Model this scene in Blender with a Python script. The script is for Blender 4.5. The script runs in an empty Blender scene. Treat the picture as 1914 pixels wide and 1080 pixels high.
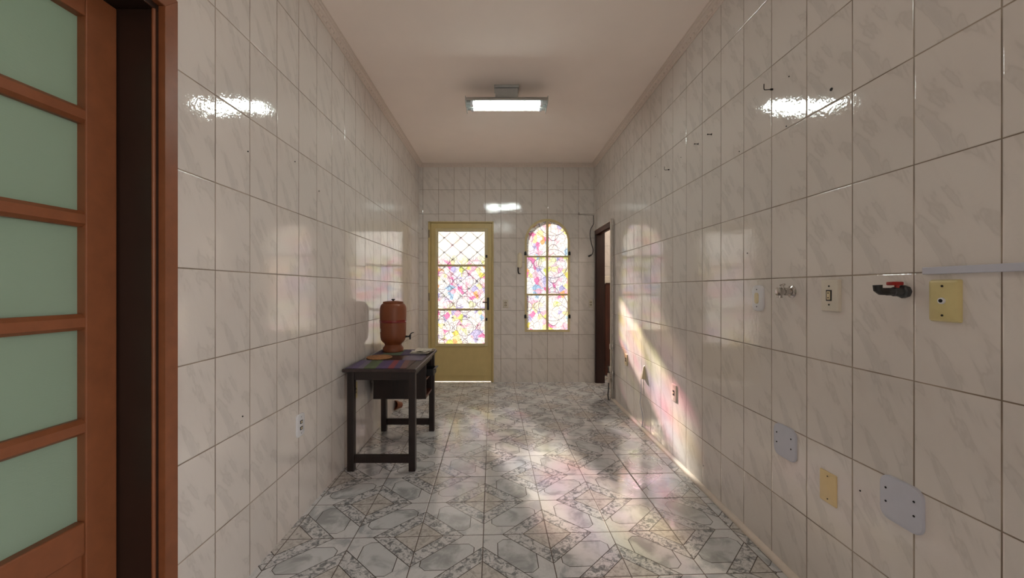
import bpy, bmesh, math, random
from mathutils import Vector, Matrix
random.seed(7)
PI = math.pi
sc = bpy.context.scene
COL = sc.collection

# ------------------------------------------------------------------ constants
XL, XR = -1.051, 1.217          # side wall faces
YF = 5.06                       # end wall face
YB = -2.2                       # wall behind
ZC = 2.81                       # ceiling
WT = 0.15                       # wall thickness

def lin(v):
    v /= 255.0
    return v / 12.92 if v <= .04045 else ((v + .055) / 1.055) ** 2.4
def C(r, g, b, k=1.0):
    return (min(lin(r) * k, .95), min(lin(g) * k, .95), min(lin(b) * k, .95), 1)

# ------------------------------------------------------------------ node helper
class G:
    def __init__(s, name):
        s.mat = bpy.data.materials.new(name); s.mat.use_nodes = True
        s.t = s.mat.node_tree; s.t.nodes.clear()
        s.out = s.t.nodes.new('ShaderNodeOutputMaterial')
    def n(s, typ, **kw):
        nd = s.t.nodes.new(typ)
        for k, v in kw.items(): setattr(nd, k, v)
        return nd
    def put(s, sock, v):
        if v is None: return
        if hasattr(v, 'is_output'): s.t.links.new(v, sock)
        else: sock.default_value = v
    def m(s, op, a, b=None, c=None, clamp=False):
        nd = s.n('ShaderNodeMath', operation=op, use_clamp=clamp)
        s.put(nd.inputs[0], a); s.put(nd.inputs[1], b); s.put(nd.inputs[2], c)
        return nd.outputs[0]
    def mix(s, f, a, b, blend='MIX'):
        nd = s.n('ShaderNodeMix', data_type='RGBA', blend_type=blend)
        s.put(nd.inputs[0], f); s.put(nd.inputs[6], a); s.put(nd.inputs[7], b)
        return nd.outputs[2]
    def xyz(s, x, y, z=0.0):
        nd = s.n('ShaderNodeCombineXYZ')
        s.put(nd.inputs[0], x); s.put(nd.inputs[1], y); s.put(nd.inputs[2], z)
        return nd.outputs[0]
    def obj(s):
        return s.n('ShaderNodeTexCoord').outputs['Object']
    def sep(s, v):
        nd = s.n('ShaderNodeSeparateXYZ'); s.put(nd.inputs[0], v)
        return nd.outputs
    def noise(s, v, scale, detail=2.0, rough=.5, dist=0.0):
        nd = s.n('ShaderNodeTexNoise'); s.put(nd.inputs['Vector'], v)
        nd.inputs['Scale'].default_value = scale; nd.inputs['Detail'].default_value = detail
        nd.inputs['Roughness'].default_value = rough; nd.inputs['Distortion'].default_value = dist
        return nd.outputs[0]
    def white(s, v):
        nd = s.n('ShaderNodeTexWhiteNoise', noise_dimensions='3D'); s.put(nd.inputs['Vector'], v)
        return nd.outputs['Value']
    def step(s, x, lo, hi):      # smooth 0..1 between lo and hi
        nd = s.n('ShaderNodeMapRange', interpolation_type='SMOOTHSTEP')
        s.put(nd.inputs[0], x); nd.inputs[1].default_value = lo; nd.inputs[2].default_value = hi
        return nd.outputs[0]
    def ramp(s, f, stops, const=False):
        nd = s.n('ShaderNodeValToRGB'); s.put(nd.inputs[0], f)
        cr = nd.color_ramp
        if const: cr.interpolation = 'CONSTANT'
        while len(cr.elements) < len(stops): cr.elements.new(.5)
        for e, (p, c) in zip(cr.elements, stops): e.position = p; e.color = c
        return nd.outputs[0]
    def bump(s, h, dist=1.0, strength=1.0):
        nd = s.n('ShaderNodeBump'); s.put(nd.inputs['Height'], h)
        nd.inputs['Distance'].default_value = dist; nd.inputs['Strength'].default_value = strength
        return nd.outputs[0]
    def pbr(s, col, rough=.5, metal=0.0, normal=None, coat=0.0, spec=.5):
        nd = s.n('ShaderNodeBsdfPrincipled')
        s.put(nd.inputs['Base Color'], col); s.put(nd.inputs['Roughness'], rough)
        s.put(nd.inputs['Metallic'], metal); s.put(nd.inputs['Coat Weight'], coat)
        s.put(nd.inputs['Specular IOR Level'], spec)
        if normal is not None: s.put(nd.inputs['Normal'], normal)
        s.t.links.new(nd.outputs[0], s.out.inputs[0])
        return s.mat

def plain(name, col, rough=.5, metal=0.0, nscale=30.0, amt=.12, bump=0.0, spec=.5, coat=0.0):
    """paint / plastic / metal with slight mottling"""
    g = G(name); o = g.obj()
    f = g.noise(o, nscale, 4, .6)
    dark = tuple(c * (1 - amt) for c in col[:3]) + (1,)
    lite = tuple(min(c * (1 + amt), 1) for c in col[:3]) + (1,)
    c = g.ramp(f, [(.3, dark), (.7, lite)])
    nrm = g.bump(g.m('MULTIPLY', g.noise(o, nscale * 4, 3), bump)) if bump else None
    return g.pbr(c, rough, metal, nrm, coat, spec)

# ------------------------------------------------------------------ wall tiles
def tile_mat(name, axis, u0, uw, v0, vh, seed, flip=False):
    g = G(name); s = g.sep(g.obj())
    U = s[0] if axis == 'X' else s[1]
    u = g.m('DIVIDE', g.m('SUBTRACT', U, u0), uw)
    v = g.m('DIVIDE', g.m('SUBTRACT', s[2], v0), vh)
    iu, iv = g.m('FLOOR', u), g.m('FLOOR', v)
    fu, fv = g.m('FRACT', u), g.m('FRACT', v)
    du = g.m('MULTIPLY', g.m('MINIMUM', fu, g.m('SUBTRACT', 1.0, fu)), uw)
    dv = g.m('MULTIPLY', g.m('MINIMUM', fv, g.m('SUBTRACT', 1.0, fv)), vh)
    d = g.m('MINIMUM', du, dv)
    r1 = g.white(g.xyz(iu, iv, seed)); r2 = g.white(g.xyz(iu, iv, seed + 3.3)); r3 = g.white(g.xyz(iu, iv, seed + 9.1))
    # veins: the same printed tile with a few variants
    var = g.m('MULTIPLY', g.m('FLOOR', g.m('MULTIPLY', r1, 3.0)), 4.7)
    lx, lz = g.m('MULTIPLY', fu, uw), g.m('MULTIPLY', fv, vh)
    a = math.radians(28)
    fx = lx
    if flip: lx = g.m('SUBTRACT', uw, lx)
    p = g.m('ADD', g.m('MULTIPLY', lx, math.cos(a)), g.m('MULTIPLY', lz, math.sin(a)))
    q = g.m('SUBTRACT', g.m('MULTIPLY', lz, math.cos(a)), g.m('MULTIPLY', lx, math.sin(a)))
    v1 = g.noise(g.xyz(g.m('MULTIPLY', p, 3.2), q, var), 5.0, 3, .5, .35)
    v2 = g.noise(g.xyz(lx, lz, var), 5.0, 2, .5, .2)
    soft = g.step(v1, .44, .74)
    body = g.mix(g.m('MULTIPLY', soft, .45), WALL_A, WALL_B)
    body = g.mix(g.m('MULTIPLY', g.step(v2, .45, .65), .35), body, WALL_C)
    thin = g.m('SUBTRACT', 1.0, g.step(g.m('ABSOLUTE', g.m('SUBTRACT', v1, .57)), .0, .03))
    body = g.mix(g.m('MULTIPLY', thin, .14), body, C(120, 112, 104, 1.5))
    body = g.mix(g.m('MULTIPLY', r2, .07), body, C(120, 118, 112, 1.5))
    # grout
    gw = g.m('ADD', .0010, g.m('MULTIPLY', g.noise(g.obj(), 3.0, 3), .0016))
    grout = g.m('LESS_THAN', d, gw)
    gcol = g.mix(g.step(g.noise(g.obj(), 5.0, 3), .4, .6), C(150, 134, 116), C(112, 94, 76))
    col = g.mix(grout, body, gcol)
    # relief: pillowed edge, glaze ripple, slightly different lie of each tile
    h = g.m('MULTIPLY', g.step(d, .0004, .0045), .0011)
    h = g.m('ADD', h, g.m('MULTIPLY', g.noise(g.obj(), 70.0, 2, .5), .00036))
    h = g.m('ADD', h, g.m('MULTIPLY', g.noise(g.obj(), 7.0, 1, .5), .0011))
    h = g.m('ADD', h, g.m('MULTIPLY', g.m('SUBTRACT', r2, .5), g.m('MULTIPLY', lx, .016)))
    h = g.m('ADD', h, g.m('MULTIPLY', g.m('SUBTRACT', r3, .5), g.m('MULTIPLY', lz, .012)))
    nrm = g.bump(h)
    rough = g.m('ADD', .055, g.m('MULTIPLY', grout, .6))
    return g.pbr(col, rough, 0.0, nrm, spec=.95)

WALL_A = C(216, 209, 203, 1.0)
WALL_B = C(188, 183, 179, 1.0)
WALL_C = C(211, 201, 194, 1.0)

M = {}
M['tile_left'] = tile_mat('glazed_wall_tile_left', 'Y', 1.446, .1995, 1.269, .3225, 1.0)
M['tile_right'] = tile_mat('glazed_wall_tile_right', 'Y', .9538, .2027, 1.247, .318, 2.0, True)
M['tile_far'] = tile_mat('glazed_wall_tile_end', 'X', .2013, .2005, .302, .3108, 3.0)

# ------------------------------------------------------------------ floor tiles
def floor_mat():
    g = G('printed_floor_tile'); o = g.obj(); s = g.sep(o)
    x, y = s[0], s[1]
    cu = g.m('ADD', x, g.m('MULTIPLY', y, .0208))
    strip = g.m('GREATER_THAN', cu, 1.192)
    u = g.m('DIVIDE', g.m('SUBTRACT', g.m('ADD', cu, g.m('MULTIPLY', strip, .22)), -.0451), .3125)
    cv = g.m('SUBTRACT', y, g.m('MULTIPLY', x, .038))
    v = g.m('DIVIDE', g.m('SUBTRACT', cv, 1.920), .2995)
    iu, iv = g.m('FLOOR', u), g.m('FLOOR', v)
    fu, fv = g.m('FRACT', u), g.m('FRACT', v)
    par = g.m('FLOORED_MODULO', g.m('ADD', iu, iv), 2.0)
    par = g.m('GREATER_THAN', par, .5)
    inv = g.m('SUBTRACT', 1.0, par)
    a = g.m('ADD', g.m('MULTIPLY', inv, fu), g.m('MULTIPLY', par, fv))
    b = g.m('ADD', g.m('MULTIPLY', inv, fv), g.m('MULTIPLY', par, g.m('SUBTRACT', 1.0, fu)))
    diag = g.m('ABSOLUTE', g.m('SUBTRACT', a, b))
    ca, cb = g.m('SUBTRACT', a, .5), g.m('SUBTRACT', b, .5)
    aa, ab = g.m('ABSOLUTE', ca), g.m('ABSOLUTE', cb)
    oct_ = g.m('MAXIMUM', g.m('MAXIMUM', g.m('SUBTRACT', aa, .37), g.m('SUBTRACT', ab, .28)),
               g.m('SUBTRACT', g.m('ABSOLUTE', g.m('ADD', ca, cb)), .565))
    centre = g.m('LESS_THAN', diag, .30)
    band = g.m('MULTIPLY', g.m('GREATER_THAN', diag, .30), g.m('LESS_THAN', diag, .62))
    corner = g.m('GREATER_THAN', diag, .62)
    inside = g.m('MULTIPLY', centre, g.m('LESS_THAN', oct_, 0.0))
    lw = .0085
    l1 = g.m('LESS_THAN', g.m('ABSOLUTE', g.m('SUBTRACT', diag, .30)), lw)
    l2 = g.m('LESS_THAN', g.m('ABSOLUTE', g.m('SUBTRACT', diag, .62)), lw)
    l3 = g.m('MULTIPLY', centre, g.m('LESS_THAN', g.m('ABSOLUTE', oct_), .006))
    lines = g.m('MAXIMUM', g.m('MAXIMUM', l1, l2), l3)
    loc = g.xyz(a, b, g.m('MULTIPLY', g.white(g.xyz(iu, iv, 2.0)), 9.0))
    # cloudy field
    n1 = g.noise(loc, 2.6, 4, .6, .5)
    n2 = g.noise(loc, 9.0, 6, .65, 1.2)
    n3 = g.noise(g.xyz(g.m('MULTIPLY', g.m('ADD', a, b), .6), g.m('MULTIPLY', g.m('SUBTRACT', a, b), 1.7), g.m('MULTIPLY', g.white(g.xyz(iu, iv, 2.0)), 9.0)), 5.0, 8, .75, 2.2)
    light = C(212, 212, 213, 1.0); mid = C(174, 176, 180, 1.0); dark = C(70, 78, 84, 1.0)
    field = g.mix(g.step(n1, .48, .66), light, mid)
    octc = g.mix(g.step(n1, .40, .66), C(202, 204, 206, 1.0), C(158, 160, 161, 1.0))
    vein = g.m('SUBTRACT', 1.0, g.step(g.m('ABSOLUTE', g.m('SUBTRACT', n3, .5)), .0, .022))
    blot = g.step(n2, .46, .60)
    bandc = g.mix(blot, C(210, 209, 210, 1.0), C(136, 138, 140, 1.0))
    bandc = g.mix(g.m('MULTIPLY', vein, g.m('ADD', .25, g.m('MULTIPLY', g.step(n2, .38, .52), .7))), bandc, C(34, 32, 32, 1.0))
    cornc = g.mix(g.step(n2, .42, .7), C(200, 196, 192, 1.0), C(156, 150, 144, 1.0))
    col = g.mix(centre, field, g.mix(g.m('MULTIPLY', vein, .22), field, dark))
    col = g.mix(inside, col, octc)
    col = g.mix(band, col, bandc)
    col = g.mix(corner, col, cornc)
    col = g.mix(g.m('MULTIPLY', lines, .95), col, C(74, 66, 60, 1.0))
    # joints
    du = g.m('MULTIPLY', g.m('MINIMUM', fu, g.m('SUBTRACT', 1.0, fu)), .3125)
    dv = g.m('MULTIPLY', g.m('MINIMUM', fv, g.m('SUBTRACT', 1.0, fv)), .2995)
    ds = g.m('ABSOLUTE', g.m('SUBTRACT', cu, 1.192))
    d = g.m('MINIMUM', g.m('MINIMUM', du, dv), ds)
    joint = g.m('LESS_THAN', d, .0021)
    col = g.mix(joint, col, C(72, 56, 46, 1.0))
    h = g.m('MULTIPLY', g.step(d, .0006, .006), .0006)
    r2 = g.white(g.xyz(iu, iv, 5.0)); r3 = g.white(g.xyz(iu, iv, 8.0))
    h = g.m('ADD', h, g.m('MULTIPLY', g.noise(o, 9.0, 2, .5), .0009))
    h = g.m('ADD', h, g.m('MULTIPLY', g.noise(o, 60.0, 2, .5), .00012))
    h = g.m('ADD', h, g.m('MULTIPLY', g.m('SUBTRACT', r2, .5), g.m('MULTIPLY', fu, .004)))
    h = g.m('ADD', h, g.m('MULTIPLY', g.m('SUBTRACT', r3, .5), g.m('MULTIPLY', fv, .004)))
    rough = g.m('ADD', g.m('ADD', .09, g.m('MULTIPLY', g.noise(o, 12.0, 4), .10)), g.m('MULTIPLY', joint, .5))
    return g.pbr(col, rough, 0.0, g.bump(h), spec=.8)
M['floor'] = floor_mat()

# ------------------------------------------------------------------ stained film
def glass_mat(name, trans, diff, seed, ring, white_top=None):
    g = G(name); o = g.obj(); s = g.sep(o)
    p = g.xyz(s[0], s[2], seed)
    wob = g.n('ShaderNodeVectorMath', operation='ADD')
    nz = g.n('ShaderNodeTexNoise'); g.put(nz.inputs['Vector'], p); nz.inputs['Scale'].default_value = 4.0
    sub = g.n('ShaderNodeVectorMath', operation='SCALE'); g.put(sub.inputs[0], nz.outputs['Color']); sub.inputs['Scale'].default_value = .10
    g.put(wob.inputs[0], p); g.put(wob.inputs[1], sub.outputs[0])
    def vor(scale, feat, metric='EUCLIDEAN', r=1.0):
        v = g.n('ShaderNodeTexVoronoi', voronoi_dimensions='2D', feature=feat)
        if feat != 'DISTANCE_TO_EDGE': v.distance = metric
        g.put(v.inputs['Vector'], wob.outputs[0]); v.inputs['Scale'].default_value = scale
        v.inputs['Randomness'].default_value = r
        return v
    v1 = vor(15.0, 'F1', 'MANHATTAN'); v1e = vor(17.0, 'DISTANCE_TO_EDGE')
    v2 = vor(7.0, 'F1'); v2e = vor(7.0, 'DISTANCE_TO_EDGE')
    c1 = g.n('ShaderNodeSeparateColor'); g.put(c1.inputs[0], v1.outputs['Color'])
    W = (1, 1, .97, 1)
    pal = [(0, W), (.12, (1, .62, .76, 1)), (.20, W), (.30, (.62, .60, .86, 1)), (.37, (.95, .88, .55, 1)),
           (.46, W), (.58, (1, .72, .80, 1)), (.66, (.50, .68, .86, 1)), (.72, (1, .97, .9, 1)),
           (.80, (.80, .90, .30, 1)), (.84, (.95, .34, .60, 1)), (.885, (.86, .80, .95, 1)), (.93, (1, .58, .30, 1)),
           (.955, (1, .86, .25, 1)), (.975, W)]
    col = g.ramp(c1.outputs[0], pal, const=True)
    # petals: circles overlaid on the mosaic
    col = g.mix(.10, col, (1, .99, .96, 1))
    px = g.m('SUBTRACT', g.m('FLOORED_MODULO', g.m('ADD', s[0], ring[0]), ring[2]), ring[2] / 2)
    pz = g.m('SUBTRACT', g.m('FLOORED_MODULO', g.m('ADD', s[2], ring[1]), ring[3]), ring[3] / 2)
    rad = g.m('SQRT', g.m('ADD', g.m('MULTIPLY', px, px), g.m('MULTIPLY', pz, pz)))
    ang = g.m('ARCTAN2', pz, px)
    pet = g.m('SUBTRACT', rad, g.m('MULTIPLY', g.m('ABSOLUTE', g.m('COSINE', g.m('MULTIPLY', ang, 2.0))), ring[2] * .48))
    petal_in = g.m('LESS_THAN', pet, 0.0)
    col = g.mix(g.m('MULTIPLY', petal_in, .55), col, (1, .98, .93, 1))
    ringd = g.m('ABSOLUTE', g.m('SUBTRACT', rad, ring[2] * .36))
    e = g.m('MINIMUM', g.m('ADD', g.m('DIVIDE', v1e.outputs[0], 17.0), .0012), g.m('DIVIDE', v2e.outputs[0], 5.0))
    e = g.m('MINIMUM', e, g.m('MULTIPLY', g.m('ABSOLUTE', pet), .6))
    e = g.m('MINIMUM', e, g.m('MULTIPLY', ringd, .8))
    line = g.m('SUBTRACT', 1.0, g.step(e, .0008, .0044))
    col = g.mix(g.m('MULTIPLY', line, .85), col, (.20, .15, .27, 1))
    if white_top is not None:
        col = g.mix(g.m('MULTIPLY', g.step(s[2], white_top - .12, white_top + .10), .78), col, (1, 1, 1, 1))
    gm = g.n('ShaderNodeGamma'); g.put(gm.inputs[0], col); gm.inputs[1].default_value = 1.5; col = gm.outputs[0]
    tr = g.n('ShaderNodeBsdfTransparent'); g.put(tr.inputs[0], g.mix(1.0, col, (trans,) * 3 + (1,), 'MULTIPLY'))
    tl = g.n('ShaderNodeBsdfTranslucent'); g.put(tl.inputs[0], g.mix(1.0, col, (diff,) * 3 + (1,), 'MULTIPLY'))
    add = g.n('ShaderNodeAddShader'); g.put(add.inputs[0], tr.outputs[0]); g.put(add.inputs[1], tl.outputs[0])
    gl = g.n('ShaderNodeBsdfGlossy'); gl.inputs['Roughness'].default_value = .15
    mx = g.n('ShaderNodeMixShader'); mx.inputs[0].default_value = .05
    g.put(mx.inputs[1], add.outputs[0]); g.put(mx.inputs[2], gl.outputs[0])
    g.t.links.new(mx.outputs[0], g.out.inputs[0])
    return g.mat
M['film_door'] = glass_mat('stained_film_glass_door', .085, .030, 3.0, (.10, .05, .30, .30), white_top=1.60)
M['film_door_dense'] = glass_mat('stained_film_glass_door_dense', .026, .036, 3.0, (.10, .05, .30, .30), white_top=1.60)
M['film_win'] = glass_mat('stained_film_glass_window', .024, .037, 8.0, (-.338 + .26 + .26, -.15, .52, .55))
M['film_clear'] = glass_mat('stained_film_glass_clearer', .175, .008, 8.0, (-.338 + .26 + .26, -.15, .52, .55))

def clear():
    g = G('clear_glass'); tr = g.n('ShaderNodeBsdfTransparent'); tr.inputs[0].default_value = (.97, .98, .97, 1)
    gl = g.n('ShaderNodeBsdfGlossy'); gl.inputs['Roughness'].default_value = .02
    mx = g.n('ShaderNodeMixShader'); mx.inputs[0].default_value = .03
    g.put(mx.inputs[1], tr.outputs[0]); g.put(mx.inputs[2], gl.outputs[0]); g.t.links.new(mx.outputs[0], g.out.inputs[0]); return g.mat
M['clear'] = clear()
def frosted():
    g = G('frosted_green_glass'); o = g.obj()
    w = g.noise(o, 3.0, 3, .5)
    c = g.mix(w, C(148, 172, 150, 1.0), C(162, 182, 164, 1.0))
    w2 = g.noise(g.xyz(0.0, g.m('MULTIPLY', g.sep(o)[1], 1.0), g.m('MULTIPLY', g.sep(o)[2], 8.0)), 60.0, 2)
    d = g.n('ShaderNodeBsdfPrincipled'); g.put(d.inputs['Base Color'], c); d.inputs['Roughness'].default_value = .35
    g.put(d.inputs['Normal'], g.bump(g.m('MULTIPLY', w2, .0006)))
    tl = g.n('ShaderNodeBsdfTranslucent'); g.put(tl.inputs[0], c)
    mx = g.n('ShaderNodeMixShader'); mx.inputs[0].default_value = .3
    g.put(mx.inputs[1], d.outputs[0]); g.put(mx.inputs[2], tl.outputs[0])
    g.t.links.new(mx.outputs[0], g.out.inputs[0]); return g.mat
M['frosted'] = frosted()

def wood(name, dark, lite, rough=.4, scale=8.0, axis=2):
    g = G(name); s = g.sep(g.obj())
    k = [18.0, 18.0, 18.0]; k[axis] = 1.2
    v = g.xyz(g.m('MULTIPLY', s[0], k[0]), g.m('MULTIPLY', s[1], k[1]), g.m('MULTIPLY', s[2], k[2]))
    f = g.noise(v, scale * .4, 5, .6, .6)
    c = g.ramp(f, [(.3, dark), (.7, lite)])
    return g.pbr(c, rough, 0.0, g.bump(g.m('MULTIPLY', f, .0004)))
M['brown_paint'] = plain('satin_brown_paint', C(120, 70, 42, 1.1), .42, bump=.0002, nscale=14)
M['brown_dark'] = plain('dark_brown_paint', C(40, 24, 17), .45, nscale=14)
M['table_wood'] = wood('dark_stained_wood', C(18, 10, 8, 1.0), C(36, 19, 14, 1.0), .38)
M['table_top'] = wood('dark_stained_tabletop', C(36, 26, 26, 1.0), C(58, 44, 42, 1.0), .3, axis=1)
M['red_wood'] = wood('reddish_brown_wood', C(56, 26, 18), C(98, 50, 32), .4)
M['door_jamb_wood'] = wood('doorway_dark_wood', C(30, 15, 11), C(58, 28, 20), .35)
M['yellow_paint'] = plain('yellow_beige_enamel', C(196, 176, 122, 1.05), .38, nscale=10, amt=.05)
M['bead'] = plain('pale_yellow_enamel', C(196, 182, 140, 1.05), .35, nscale=10, amt=.05)
M['win_paint'] = plain('cream_window_enamel', C(200, 184, 138, 1.05), .38, nscale=10, amt=.06)
M['ceiling'] = plain('matte_ceiling_paint', C(246, 234, 226, 1.0), .85, nscale=1.5, amt=.03, bump=.0002)
M['mould'] = plain('white_moulding_foam', C(214, 200, 190, 1.0), .8, nscale=60, amt=.04, bump=.0004)
M['plaster'] = plain('pale_plaster', C(196, 186, 172, 1.0), .9, nscale=4, amt=.05)
M['white_plastic'] = plain('white_plastic', C(214, 214, 218, 1.0), .35, amt=.02)
M['grey_plastic'] = plain('cool_grey_white_plastic', C(190, 192, 204, 1.0), .4, amt=.02)
M['cream_plastic'] = plain('cream_plastic', C(206, 198, 184, 1.0), .35, amt=.03)
M['handset'] = plain('pale_ivory_handset', C(232, 222, 196, 1.0), .35, amt=.03)
M['yellowed'] = plain('yellowed_plastic', C(198, 184, 132, 1.05), .35, amt=.04)
M['amber'] = plain('amber_beige_plastic', C(222, 198, 150, 1.0), .4, amt=.03)
M['ivory'] = plain('ivory_plastic', C(210, 196, 160, 1.0), .4, amt=.04)
M['black'] = plain('black_plastic', C(22, 22, 24), .4)
M['grey_dark'] = plain('dark_grey_plastic', C(52, 54, 56), .45)
M['hole'] = plain('dark_hole', C(10, 9, 8), .8)
M['red'] = plain('red_plastic', C(150, 30, 26), .4)
M['chrome'] = plain('worn_chrome', C(190, 186, 182), .18, metal=1.0, amt=.1)
M['alu'] = plain('brushed_aluminium', C(176, 178, 176), .32, metal=.85, amt=.06)
M['lampbody'] = plain('grey_lamp_metal', C(176, 178, 176, 1.0), .4, metal=.3, amt=.05)
M['steel'] = plain('dull_steel', C(120, 112, 104), .4, metal=.8)
M['pvc'] = plain('off_white_pvc_pipe', C(214, 202, 190, 1.0), .6, amt=.04)
M['clay'] = plain('terracotta_clay', C(122, 64, 32, 1.0), .5, nscale=18, amt=.08)
M['clay_ring'] = plain('dark_red_glazed_band', C(120, 34, 26, 1.0), .25, nscale=18)
M['sticker'] = plain('white_paper_sticker', C(220, 214, 204), .6, amt=.02)
M['linen'] = plain('white_cloth', C(214, 206, 192), .9, nscale=60, amt=.05, bump=.0004)
M['concrete'] = plain('pale_concrete', C(112, 106, 98), .9, nscale=6)
M['marble'] = plain('pale_marble_sill', C(214, 210, 202), .3, nscale=8, amt=.05)

def cork():
    g = G('woven_cork'); o = g.obj(); s = g.sep(o)
    r = g.m('SQRT', g.m('ADD', g.m('MULTIPLY', s[0], s[0]), g.m('MULTIPLY', s[1], s[1])))
    w = g.m('SINE', g.m('MULTIPLY', r, 700.0))
    c = g.ramp(g.m('ADD', g.m('MULTIPLY', w, .2), g.noise(o, 60, 3)), [(.35, C(128, 84, 50, 1.1)), (.7, C(176, 126, 82, 1.1))])
    return g.pbr(c, .8, 0, g.bump(g.m('MULTIPLY', w, .0008)))
M['cork'] = cork()

def stripes(name, cols, period, ang, warp=.35):
    g = G(name); o = g.obj(); s = g.sep(o)
    t = g.m('ADD', g.m('MULTIPLY', s[0], math.cos(ang)), g.m('MULTIPLY', s[1], math.sin(ang)))
    f = g.m('FRACT', g.m('ADD', g.m('DIVIDE', t, period), .5))
    n = len(cols)
    c = g.ramp(f, [(i / n, k) for i, k in enumerate(cols)], const=True)
    w = g.m('MULTIPLY', g.m('SINE', g.m('MULTIPLY', s[0], 1400.0)), g.m('SINE', g.m('MULTIPLY', s[1], 1400.0)))
    c = g.mix(g.m('MULTIPLY', g.noise(o, 90, 3), .45), c, C(90, 80, 84))
    return g.pbr(c, .85, 0, g.bump(g.m('MULTIPLY', w, .0006)))
M['mat_stripes'] = stripes('striped_woven_mat', [C(96, 84, 112), C(104, 88, 128), C(120, 110, 130), C(86, 100, 62), C(92, 108, 66), C(84, 62, 108), C(92, 64, 116), C(150, 56, 62), C(84, 62, 108), C(134, 92, 84), C(110, 88, 78)], .43, 0.12)
M['mat_green'] = stripes('green_violet_woven_mat', [C(92, 84, 104), C(92, 104, 78), C(98, 112, 84), C(88, 74, 104), C(108, 96, 112), C(76, 70, 84)], .45, 0.1)
M['mat_blue'] = plain('blue_violet_vinyl_mat', C(88, 80, 112), .3, nscale=40, amt=.25)

def paper():
    g = G('printed_newspaper'); o = g.obj(); s = g.sep(o)
    l = g.m('GREATER_THAN', g.m('SINE', g.m('MULTIPLY', s[1], 900.0)), .2)
    b = g.step(g.noise(o, 22, 3), .48, .52)
    c = g.mix(g.m('MULTIPLY', g.m('MULTIPLY', l, b), .55), C(214, 206, 192), C(96, 90, 86))
    return g.pbr(c, .85)
M['paper'] = paper()

def emis(name, col, k):
    g = G(name); e = g.n('ShaderNodeEmission'); e.inputs[0].default_value = col; e.inputs[1].default_value = k
    g.t.links.new(e.outputs[0], g.out.inputs[0]); return g.mat
M['tube'] = emis('lit_fluorescent_tube', (.88, 1.0, .95, 1), 62.0)
M['tube_old'] = emis('dim_old_fluorescent_tube', (.92, 1.0, .93, 1), 13.0)

# ------------------------------------------------------------------ mesh helpers
def new(): return bmesh.new()
def box(bm, x0, x1, y0, y1, z0, z1, bev=0.0, seg=2, rot=None):
    t = bmesh.new()
    mat = Matrix.Translation(((x0 + x1) / 2, (y0 + y1) / 2, (z0 + z1) / 2)) @ Matrix.Diagonal((abs(x1 - x0), abs(y1 - y0), abs(z1 - z0), 1))
    bmesh.ops.create_cube(t, size=1, matrix=mat)
    if bev: bmesh.ops.bevel(t, geom=t.edges[:], offset=bev, segments=seg, affect='EDGES', profile=.5)
    if rot is not None: bmesh.ops.transform(t, matrix=rot, verts=t.verts)
    merge(bm, t)
def merge(bm, t):
    me = bpy.data.meshes.new('tmp'); t.to_mesh(me); t.free(); bm.from_mesh(me); bpy.data.meshes.remove(me)
def frame_from(d):
    d = Vector(d).normalized(); up = Vector((0, 0, 1)) if abs(d.z) < .95 else Vector((1, 0, 0))
    a = d.cross(up).normalized(); b = a.cross(d).normalized(); return a, b
def tube(bm, pts, r, seg=12, cap=True):
    pts = [Vector(p) for p in pts]; rs = r if isinstance(r, (list, tuple)) else [r] * len(pts)
    rings = []; a = None
    for i, p in enumerate(pts):
        d = (pts[min(i + 1, len(pts) - 1)] - pts[max(i - 1, 0)]).normalized()
        if a is None: a, b = frame_from(d)
        else:
            a = (a - d * a.dot(d)).normalized(); b = a.cross(d).normalized()
        rings.append([bm.verts.new(p + (a * math.cos(2 * PI * k / seg) + b * math.sin(2 * PI * k / seg)) * rs[i]) for k in range(seg)])
    for r0, r1 in zip(rings, rings[1:]):
        for k in range(seg): bm.faces.new((r0[k], r0[(k + 1) % seg], r1[(k + 1) % seg], r1[k]))
    if cap: bm.faces.new(rings[0]); bm.faces.new(rings[-1])
def lathe(bm, prof, c=(0, 0, 0), seg=48, axis='Z'):
    rings = []
    for r, h in prof:
        ring = []
        for k in range(seg):
            t = 2 * PI * k / seg; x, y = max(r, 1e-5) * math.cos(t), max(r, 1e-5) * math.sin(t)
            p = (x, y, h) if axis == 'Z' else ((x, -h, y) if axis == 'Y' else (h, x, y))
            ring.append(bm.verts.new(Vector(c) + Vector(p)))
        rings.append(ring)
    for r0, r1 in zip(rings, rings[1:]):
        for k in range(seg): bm.faces.new((r0[k], r0[(k + 1) % seg], r1[(k + 1) % seg], r1[k]))
    bm.faces.new(rings[0]); bm.faces.new(rings[-1])
def smoothpath(pts, n=8):
    P = [Vector(p) for p in pts]; P = [P[0]] + P + [P[-1]]; out = []
    for i in range(1, len(P) - 2):
        for k in range(n):
            t = k / n; a, b, c, d = P[i - 1], P[i], P[i + 1], P[i + 2]
            out.append(.5 * ((2 * b) + (c - a) * t + (2 * a - 5 * b + 4 * c - d) * t * t + (3 * b - a - 3 * c + d) * t ** 3))
    out.append(P[-2]); return out
def rrect(w, h, r, n=6):
    pts = []
    for cx, cz, a0 in ((w / 2 - r, h / 2 - r, 0), (-w / 2 + r, h / 2 - r, 90), (-w / 2 + r, -h / 2 + r, 180), (w / 2 - r, -h / 2 + r, 270)):
        for k in range(n + 1):
            a = math.radians(a0 + 90 * k / n); pts.append((cx + r * math.cos(a), cz + r * math.sin(a)))
    return pts
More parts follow.
